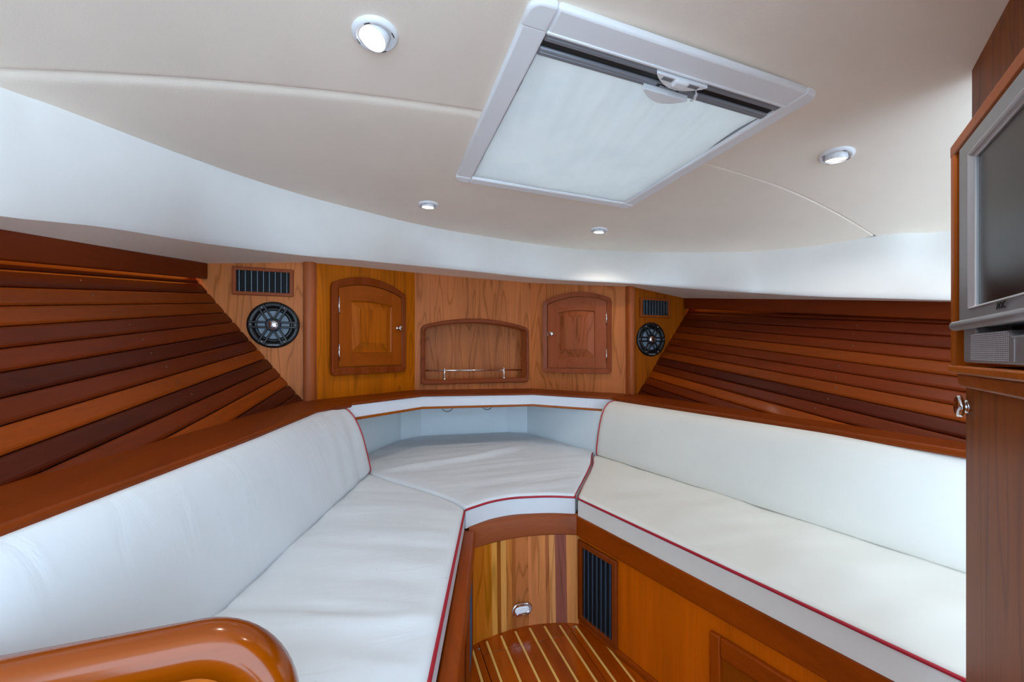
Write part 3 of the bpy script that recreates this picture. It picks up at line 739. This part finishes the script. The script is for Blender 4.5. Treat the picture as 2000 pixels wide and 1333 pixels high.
# ================================================================== cupboard doors in the bulkhead
def cupboard(F, x0, x1, zb, zc, zt, d0, d1, hinge_left, label, cf, cdoor, cpanel):
    r = root('cupboard_door', F.p((x0+x1)/2, zb, 0), label, 'door', 'arched cupboard doors in the bow')
    fw = d0-x0
    m = MB(); m.ringprism(arch(x0, x1, zb, zc, zt, .02, rs=.02), arch(d0-.001, d1+.001, zb+fw-.001, zc-.016, zt-fw+.001, .006, rs=.006), F, .0005, .022, .014)
    build('frame', m, 'mahog_z', r, cf, bevel=.006, bseg=3, angle=30)
    a0, a1 = d0+.003, d1-.003; b0 = zb+fw+.003; ac, at = zc-.019, zt-fw-.003
    sw = .073
    def az(x): return arch_z(x, a0, a1, ac, at)
    def piece(name, xa, xb, lo, col, mat, hi=None, n=8):
        xs_ = [xa+(xb-xa)*k/n for k in range(n+1)]
        top = [(x, az(x) if hi is None else hi(x)) for x in xs_]; bot = [(x, lo(x)) for x in xs_]
        m = MB(); m.prism(bot+top[::-1], F, .001, .0125); return build(name, m, mat, r, col, bevel=.0012, bseg=1)
    p0, p1 = a0+sw, a1-sw
    pt = lambda x: arch_z(x, p0-.02, p1+.02, ac-.062, at-.085)
    piece('stile', a0, p0, lambda x: b0, cdoor, 'mahog_z'); piece('stile', p1, a1, lambda x: b0, cdoor, 'mahog_z')
    piece('rail', p0, p1, lambda x: b0, cdoor, 'mahog_x', hi=lambda x: b0+.072); piece('rail', p0, p1, pt, cdoor, 'mahog_x', n=16)
    # raised panel: moulding slope and flat field
    n = 16; xs_ = [p0+(p1-p0)*k/n for k in range(n+1)]
    outer = [(p0+.001, b0+.073), (p1-.001, b0+.073)]+[(x, pt(x)-.001) for x in xs_[::-1]]
    ins = .052; q0, q1 = p0+ins, p1-ins
    xi = [q0+(q1-q0)*k/n for k in range(n+1)]
    pin = lambda x: arch_z(x, p0-.02, p1+.02, ac-.062-.036, at-.085-.046)
    inner = [(q0, b0+.073+ins), (q1, b0+.073+ins)]+[(x, pin(x)) for x in xi[::-1]]
    g = .006
    cxx = (p0+p1)/2; cz = b0+.2
    o2 = [(x+(g if x < cxx else -g), z+(g if z < cz else -g)) for x, z in outer]; i2 = [(x-(g*.6 if x < cxx else -g*.6), z-(g*.6 if z < cz else -g*.6)) for x, z in inner]
    m = MB()
    rows = [[F.p(a, b, n_) for a, b in L_] for L_, n_ in ((outer, .001), (outer, .008), (o2, .002), (i2, .0165), (inner, .0165), (inner, .0195))]
    m.grid(rows, True); m.cap(rows[-1]); build('raised_panel', m, 'cherry_z', r, cpanel)
    hx = a0-.001 if hinge_left else a1+.001
    for zc_ in (zb+.117, zb+.357):
        m = MB(); m.tube([F.p(hx, zc_-.043, .0145), F.p(hx, zc_+.043, .0145)], .0042, 8); build('hinge', m, 'chrome', r, smooth=True)
    kx = (a1-.030) if hinge_left else (a0+.032); kz = zb+.262
    m = MB(); f = Fr(F.p(kx, kz, .0125), F.a, F.b, F.n); m.lathe(f, [(.014, 0), (.014, .003), (.006, .005), (.006, .016), (.010, .019), (.0155, .023), (.0155, .028), (.012, .031), (.0001, .032)], 20); build('knob', m, 'chrome', r, smooth=True)
    boxm('latch', F, (a1-.002) if hinge_left else (a0-.006), (a1+.006) if hinge_left else (a0+.002), kz-.012, kz+.012, .010, .0155, 'chrome', r, bevel=.001)
cupboard(FL, .104, .602, .936, 1.400, 1.462, .145, .575, True, 'arched raised-panel cupboard door hinged beside the port corner post, in golden veneer', C_FRAME, lin(146, 78, 44), lin(164, 92, 50))
cupboard(FRt, .097, .556, .918, 1.397, 1.452, .127, .528, False, 'arched raised-panel cupboard door hinged on the starboard side, in rosy veneer', lin(140, 78, 56), lin(150, 86, 62), lin(154, 90, 64))
# niche
ni = root('niche', (.6, 2.5, .84), 'arched open niche with chrome fiddle rail between the cupboard doors', 'niche')
m = MB(); m.ringprism([(x-.2, z) for x, z in arch(.236, .968, .848, 1.222, 1.278, .022, n=24, rs=.02)], [(x-.2, z) for x, z in arch(NX0+.002, NX1-.002, NZB+.001, NZC, NZT-.002, .012, n=24, rs=.006)], FC, -.001, .018, .012)
build('frame', m, 'mahog_x', ni, C_FRAME, bevel=.006, bseg=3, angle=30)
out = [(x-.2, z) for x, z in arch(NX0-.004, NX1+.004, NZB-.004, NZC+.003, NZT+.004, .012, n=24, rs=.006)]
m = MB(); rows = [[FC.p(a, b, -.0205) for a, b in out], [FC.p(a, b, -.115) for a, b in out]]; m.grid(rows, True); m.cap(rows[1]); build('niche_box', m, 'cherry_z', ni, lin(176, 112, 76))
def fr_tube(name, pts, r, mat, parent): 
    m = MB(); m.tube([FC.p(*p) for p in pts], r, 10); return build(name, m, mat, parent, smooth=True)
fr_tube('fiddle_rail', [(.066, .938, -.006), (.30, .936, -.006), (.722, .933, -.006)], .0055, 'chrome', ni)
for x in (.188, .594):
    m = MB(); f = Fr(FC.p(x, .879, -.006), (1, 0, 0), (0, 1, 0), (0, 0, 1)); m.lathe(f, [(.013, 0), (.013, .005), (.0075, .007), (.0075, .070), (.005, .074), (.0001, .075)], 16); build('stanchion', m, 'chrome', ni, smooth=True)

# vents beside the speakers
def hvent(F, a0, a1, b0, b1, label, col, tilt): return slats_vent('', F, a0, a1, b0, b1, .016, 9, None, slatmat='vane', label=label, col=col, tilt=tilt, slat_w=.010)
hvent(FAL, -.634, -.390, 1.313, 1.440, 'wood-framed air vent above the blue-grey lit speaker, next to the port corner post', lin(140, 76, 52), 1.35)
hvent(FAL, 1.545, 1.776, 1.277, 1.402, 'wood-framed air vent above the black speaker at the starboard planking', lin(136, 72, 44), 1.8)

# ================================================================== speakers
def speaker(x, z, R, label):
    F = Fr((x, 2.04, z), (1, 0, 0)); r = root('loudspeaker', (x, 2.04, z-R), label, 'speaker', 'round loudspeakers in the bulkhead'); s = R/.108
    m = MB(); m.lathe(F, [(.108*s, .0005), (.108*s, .008), (.104*s, .013), (.094*s, .015), (.084*s, .012), (.081*s, .004), (.081*s, .0008)], 48); build('ring', m, 'black', r, smooth=True)
    m = MB(); m.lathe(F, [(.083*s, .002), (.078*s, .007), (.072*s, .008), (.066*s, .004), (.064*s, .002)], 48); build('surround', m, 'black', r, smooth=True)
    m = MB(); m.lathe(F, [(.066*s, .0035), (.045*s, .002), (.020*s, .0009)], 40); build('cone', m, 'cone', r, smooth=True)
    for k in range(6):
        a = math.radians(60*k); A = F.a*math.cos(a)+F.b*math.sin(a); B = F.b*math.cos(a)-F.a*math.sin(a); f = Fr(F.o, A, B, F.n); m = MB()
        for sg in (-1, 1):
            y = sg*.0115*s
            m.prism([(.020*s, y-.0045*s), (.100*s, y-.005*s), (.100*s, y+.005*s), (.020*s, y+.0045*s)], f, .012, .0185)
        m.box(f, .082*s, .099*s, -.009*s, .009*s, .010, .017)
        sp = build('spoke', m, 'black', r, bevel=.002)
        c = MB(); c.lathe(f, [(.0001, .0195), (.003*s, .019), (.004*s, .0165)], 10, .092*s, 0); build('screw', c, 'chrome', sp, smooth=True)
    m = MB(); m.lathe(F, [(.032*s, .0085), (.031*s, .018), (.027*s, .021), (.023*s, .020), (.022*s, .014)], 36); build('hub', m, 'black', r, smooth=True)
    m = MB(); m.lathe(F, [(.023*s, .015), (.018*s, .019), (.010*s, .0215), (.003*s, .0222)], 28); m.disc(F, .003*s, .0222, 12); build('dust_cap', m, 'chrome', r, smooth=True)
    text('lettering', 'rockfordfosgate', F, 0, -.0935*s, .0152, .0095*s, 'ink_white', r, sx=.85)
speaker(-.472, 1.180, .107, 'round black loudspeaker with bluish cone, beside the port plank ends')
speaker(1.629, 1.137, .108, 'round black loudspeaker cut close by the starboard plank ends')

# ================================================================== ceiling lamps
def downlight(x, y, label, tilt, az, s=1.0):
    z = ceil_z(x, y); e = .01
    nx = -(ceil_z(x+e, y)-ceil_z(x-e, y))/(2*e); ny = -(ceil_z(x, y+e)-ceil_z(x, y-e))/(2*e); nrm = -Vector((nx, ny, 1)).normalized()
    a = Vector((0, 1, 0)).cross(nrm).normalized(); F = Fr((x, y, z), a, nrm.cross(a), nrm)
    r = root('ceiling_light', (x, y, z-.025), label, 'light', 'recessed ceiling lights')
    m = MB(); m.lathe(F, [(.046*s, -.001), (.0455*s, .004), (.041*s, .0085), (.036*s, .0095), (.0345*s, .006), (.0335*s, .0075), (.0315*s, .0075), (.031*s, .0005)], 40); build('bezel', m, 'satin_white', r, smooth=True)
    d = (F.a*math.cos(az)+F.b*math.sin(az))*math.sin(tilt)+nrm*math.cos(tilt)
    a2 = Vector((.3, 1, .1)).cross(d).normalized(); f = Fr(F.p(0, 0, -.004), a2, d.cross(a2), d)
    m = MB(); m.lathe(f, [(.0295*s, -.012), (.0295*s, .017), (.0285*s, .0195), (.0265*s, .0195), (.026*s, .017)], 36); build('gimbal', m, 'satin_white', r, smooth=True)
    m = MB(); m.lathe(f, [(.0265*s, .0175), (.015*s, .0185), (.001*s, .019)], 30); m.disc(f, .001*s, .019, 8); build('lens', m, 'lens', r, smooth=True)
    for k in range(4):
        aa = math.radians(25+90*k); m = MB()
        pts = [F.p(.0375*s*math.cos(aa+t*.16), .0375*s*math.sin(aa+t*.16), .0094) for t in (-1, -.5, 0, .5, 1)]; m.tube(pts, .0011, 6); build('slot', m, 'black', r)
    l = bpy.data.lights.new('lamp_beam', 'SPOT'); l.energy = LAMP_W; l.color = (1, .92, .80); l.spot_size = math.radians(125); l.spot_blend = .8; l.shadow_soft_size = .026
    lo = bpy.data.objects.new('lamp_beam', l); COL.objects.link(lo); lo.parent = r; lo.location = Vector(f.p(0, 0, .024))-r.location; lo.rotation_euler = d.to_track_quat('-Z', 'Y').to_euler()
downlight(-.012, .842, 'ceiling light with tilted glowing lens, aft of the port headliner seam', .42, math.radians(-25))
downlight(1.372, .825, 'ceiling light aft of the starboard headliner seam, near the television cabinet', .30, 2.6)
downlight(0.203, 1.797, 'ceiling light forward of the hatch on the side of the golden cupboard door', .12, 1.)
downlight(1.120, 1.824, 'ceiling light forward of the hatch on the side of the rosy cupboard door', .12, 2.)
downlight(.72, .43, 'ceiling light just aft of the hatch', .1, 0)

# ================================================================== deck hatch with blind
HZ = lambda x: 1.7225-.018*(x-.66)
FH = Fr((0, 0, 1.7225+.018*.66), (1, 0, -.018), (0, 1, 0), (0, 0, -1)); FH.n = FH.a.cross(FH.b)*-1
ho = root('deck_hatch', (.66, 1.08, 1.71), 'white framed deck hatch with blind drawn shut in the headliner', 'hatch')
X0, X1, Y0, Y1 = .268, 1.060, .672, 1.482; x0, x1, y0, y1 = .328, 1.012, .735, 1.437
def hf(name, poly, n0=-.006, n1=.012): m = MB(); m.prism(poly, FH, n0, n1); return build(name, m, 'plastic', ho, bevel=.007, bseg=3)
cr = .056
hf('frame_side', [(X0, Y0+cr), (x0, Y0+cr), (x0, Y1-.045), (X0, Y1-.045)]); hf('frame_side', [(x1, Y0+cr), (X1, Y0+cr), (X1, Y1-.045), (x1, Y1-.045)])
hf('frame_side', [(X0+.058, Y0), (X1-.048, Y0), (X1-.048, y0), (X0+.058, y0)]); hf('frame_side', [(X0+.058, y1), (X1-.048, y1), (X1-.048, Y1), (X0+.058, Y1)])
def corner(xa, xb, ya, yb, rx, ry):
    rad = .03; cx, cy = (xa+rad if rx < 0 else xb-rad), (ya+rad if ry < 0 else yb-rad); arcp = [(cx+rx*rad*math.cos(k*math.pi/12), cy+ry*rad*math.sin(k*math.pi/12)) for k in range(7)]
    far = (xb if rx < 0 else xa), (yb if ry < 0 else ya)
    poly = arcp+[(far[0], arcp[-1][1]), far, (arcp[0][0], far[1])]
    m = MB(); m.prism(poly, FH, -.006, .0128); build('corner_cap', m, 'plastic', ho, bevel=.006, bseg=3)
corner(X0, X0+.058, Y0, Y0+.063, -1, -1); corner(X1-.048, X1, Y0, Y0+.063, 1, -1); corner(X0, X0+.058, Y1-.045, Y1, -1, 1); corner(X1-.048, X1, Y1-.045, Y1, 1, 1)
# inner lining
m = MB(); m.ringprism([(x0-.004, y0-.004), (x1+.004, y0-.004), (x1+.004, y1+.004), (x0-.004, y1+.004)], [(x0+.002, y0+.002), (x1-.002, y0+.002), (x1-.002, y1-.002), (x0+.002, y1-.002)], FH, -.07, .002); build('lining', m, 'plastic', ho)
m = MB(); m.ringprism([(x0-.002, y0-.002), (x1+.002, y0-.002), (x1+.002, y1+.002), (x0-.002, y1+.002)], [(x0+.005, y0+.004), (x1-.005, y0+.004), (x1-.005, y1-.005), (x0+.005, y1-.005)], FH, -.008, .0015); build('seal', m, 'alu', ho)
m = MB(); nxx, nyy = 90, 40; rows = []
for j in range(nyy+1):
    t = j/nyy; y = .783+(y1-.001-.783)*t; r = []
    for i in range(nxx+1):
        x = x0+.003+(x1-x0-.006)*i/nxx; q = x-.18*(y-.8)
        am = .008*math.exp(-t*2.0)*(1-.5*t)*min(1, .15+t*7)
        dz = am*(math.sin(q*62+.9*math.sin(q*17))+.5*math.sin(q*131+1.))*(0.35+.65*min(1, max(0, (x-.38)/.3)))+.002*nz(x, y, 4., 2.)
        r.append(FH.p(x, y, .003+dz))
    rows.append(r)
m.grid(rows); build('blind', m, 'blind', ho, smooth=True)
boxm('rail', FH, x0+.001, x1-.001, .737, .757, -.006, .010, 'alu', ho, bevel=.003); boxm('rail_groove', FH, x0+.001, x1-.001, .756, .778, -.008, .003, 'black', ho, bevel=0)
boxm('rail', FH, x0+.001, x1-.001, .777, .799, -.006, .009, 'alu', ho, bevel=.004)
boxm('ridge', FH, x0+.004, x1-.004, .745, .7475, .009, .0115, 'alu', ho, bevel=.001); boxm('ridge', FH, x0+.004, x1-.004, .786, .7885, .008, .0105, 'alu', ho, bevel=.001)
boxm('sill_bead', FH, x0-.002, x1+.002, .729, .736, .008, .014, 'plastic', ho, bevel=.002)
def crescent(xa, xb, ya, h, n1, hole=False):
    n = 16; pts = [(xa+(xb-xa)*k/n, ya+h*math.sin(math.pi*k/n)**.8) for k in range(n+1)]
    m = MB(); m.prism(pts+[(xb, ya-.002), (xa, ya-.002)], FH, .008, n1); return build('handle', m, 'plastic', ho, bevel=.003)
h1 = crescent(.610, .760, .741, .032, .019)
for xa in (.632, .709): boxm('finger_slot', FH, xa, xa+.030, .743, .7535, .0185, .0196, 'alu', h1, bevel=.0005)
m = MB(); m.box(FH, .666, .705, .739, .762, .015, .026); build('latch', m, 'plastic', h1, bevel=.005, bseg=3)
h2 = crescent(.610, .744, .790, .030, .024)
boxm('label_plate', FH, .644, .712, .7795, .7895, .008, .0102, 'black', h2, bevel=.0005)
text('lettering', 'OCEANAIR', FH, .678, .7845, .0103, .0095, 'ink_white', h2, flip=True, sx=1.1)
m = MB(); m.tube([FH.p(.750, .768, .004), FH.p(.757, .772, .014), FH.p(.752, .777, .019), FH.p(.760, .774, .013), FH.p(.764, .784, .017), FH.p(.762, .797, .014)], .0024, 6); build('cord_knot', m, 'plastic', ho, smooth=True)
m = MB(); m.box(FH, x0-.01, x1+.01, y0-.01, y1+.01, -.085, -.072); build('pane', m, 'acrylic', ho)

# ================================================================== television cabinet
TA = Vector((-.827, -.563, 0)); TN = Vector((-.563, .827, 0))
def FT(off): return Fr(tuple(TN*off), TA, (0, 0, 1), TN)
WB = FT(-.311); wa = MB(); wa.prism([(-1.338, .9), (-.30, .9), (-.30, 1.80), (-1.338, 1.80)], WB, -.04, 0)
wa_o = build('wall_back', wa, 'cherry_z', None, lin(136, 76, 42), bevel=.008, bseg=3); tag(wa_o, 'cherry veneer bulkhead rising to the headliner behind the television', 'wall', kind='structure')
LC = FT(-.2055)
tc = root('television_cabinet', LC.p(-.7, 0, -.05), 'cherry cabinet with open framed box for the television, at the end of the starboard berth', 'cabinet')
boxm('body', LC, -.907, -.30, 0, 1.012, -.075, 0, 'cherry_z', tc, lin(146, 78, 30), bevel=.002)
boxm('side_frame', LC, -.898, -.878, 1.030, 1.372, -.10, .018, 'mahog_z', tc, lin(164, 94, 52), bevel=.003)
boxm('side_frame', LC, -.445, -.425, 1.030, 1.372, -.10, .018, 'mahog_z', tc, lin(164, 94, 52), bevel=.003)
boxm('top_frame', LC, -.898, -.425, 1.354, 1.374, -.10, .0185, 'mahog_x', tc, lin(150, 86, 52), bevel=.003)
boxm('back_panel', LC, -.878, -.445, 1.03, 1.354, -.10, -.085, 'darkvoid', tc, bevel=0)
boxm('sill', LC, -.902, -.425, 1.019, 1.031, -.10, .020, 'mahog_x', tc, lin(170, 98, 54), bevel=.003)
m = MB(); m.prism([(-.888, 1.019), (-.888, 1.012), (-.882, 1.004), (-.872, .999), (-.30, .999), (-.30, 1.019)], LC, -.06, .014); build('moulding', m, 'mahog_x', tc, lin(156, 88, 52), bevel=.006, bseg=3)
m = MB(); f = Fr(LC.p(-.899, .967, 0), LC.a, LC.b, LC.n); m.lathe(f, [(.010, 0), (.010, .002), (.0045, .004), (.0045, .004), (.013, .005), (.0165, .0062), (.0165, .0105), (.014, .0118), (.0001, .0122)], 24); build('knob', m, 'chrome', tc, smooth=True)
TV = FT(-.192)
tv = root('television', TV.p(-.66, 1.033, -.03), 'silver flat television with perforated speaker bar inside the wooden box', 'television')
boxm('housing', TV, -.845, -.470, 1.085, 1.350, -.06, -.006, 'silver', tc and tv, bevel=.004)
a0, a1, b0, b1 = -.852, -.465, 1.092, 1.350; s0, s1, t0, t1 = -.806, -.511, 1.1145, 1.322
m = MB(); m.ringprism([(a0, b0), (a1, b0), (a1, b1), (a0, b1)], [(s0, t0), (s1, t0), (s1, t1), (s0, t1)], TV, -.006, .006, .004); build('bezel', m, 'silver', tv, bevel=.003)
m = MB(); m.ringprism([(s0-.006, t0-.003), (s1+.006, t0-.003), (s1+.006, t1+.006), (s0-.006, t1+.006)], [(s0+.002, t0+.001), (s1-.002, t0+.001), (s1-.002, t1-.002), (s0+.002, t1-.002)], TV, -.006, .0068, .001); build('inner_edge', m, 'silver_light', tv, bevel=.001)
boxm('screen', TV, s0, s1, t0, t1, -.006, -.002, 'screen', tv, bevel=0)
m = MB(); m.tube([TV.p(-.864, 1.0905, .006), TV.p(-.45, 1.0905, .006)], .0072, 12); build('lip', m, 'silver', tv, smooth=True)
m = MB(); m.prism([(-.848, 1.036), (-.470, 1.036), (-.470, 1.080), (-.64, 1.071), (-.686, 1.070), (-.698, 1.0765), (-.800, 1.0775), (-.800, 1.087), (-.848, 1.087)], TV, -.05, .002); build('speaker_bar', m, 'silver', tv, bevel=.003)
boxm('stand_gap', TV, -.80, -.475, 1.068, 1.09, -.055, -.03, 'black', tv, bevel=0)
boxm('edge_line', TV, -.6795, -.678, 1.040, 1.066, .002, .0026, 'silver_light', tv, bevel=0)
m = MB()
for i in range(26):
    for j in range(15):
        x = -.816+.0048*i; z = 1.0405+.0024*j
        if z > 1.073 and x > -.70: continue
        m.box(TV, x, x+.0022, z, z+.0011, .002, .0024)
gr = build('speaker_grille', m, 'dot', tv); gr['kind'] = 'stuff'
text('lettering', 'AOC', TV, -.700, 1.1055, .0062, .0115, 'ink', tv)

# ================================================================== rounded partition in the foreground
pt_ = root('partition', (-.3, .55, 0), 'low partition with thick glossy rounded wooden cap, at the aft end of the creased cushion', 'partition')
def pcurve():
    pts = [(-.75, .705)]+[(-.75+.545*k/10, .705) for k in range(1, 11)]
    R = .105; cx, cz = -.205, .600
    for k in range(1, 15): a = math.radians(90-90*k/14); pts.append((cx+R*.78*math.cos(a)*1.0, cz+R*math.sin(a)))
    pts += [(-.122, .5), (-.122, .3), (-.122, .0)]
    return pts
PCV = pcurve()
sec = [(-.026, -.020), (-.026, .006), (-.022, .017), (-.012, .024), (0, .026), (.012, .024), (.022, .017), (.026, .006), (.026, -.020)]
m = MB(); rows = []
for i, (x, z) in enumerate(PCV):
    p = PCV[max(0, i-1)]; q = PCV[min(len(PCV)-1, i+1)]; dx, dz = q[0]-p[0], q[1]-p[1]; l = math.hypot(dx, dz); nx, nz_ = -dz/l, dx/l
    rows.append([(x+nx*h, .548+yy, z+nz_*h) for yy, h in sec])
m.grid(rows, True); m.cap(rows[0]); m.cap(rows[-1]); build('cap_rail', m, 'rail_gloss', pt_, lin(136, 64, 22), smooth=True)
m = MB(); F = Fr((0, .548, 0), (1, 0, 0)); m.prism([(-.75, 0), (-.13, 0)]+[(x, z-.012) for x, z in PCV[-4:0:-1]]+[(-.75, .695)], F, -.012, .012); build('panel', m, 'cherry_x', pt_, lin(166, 90, 44))
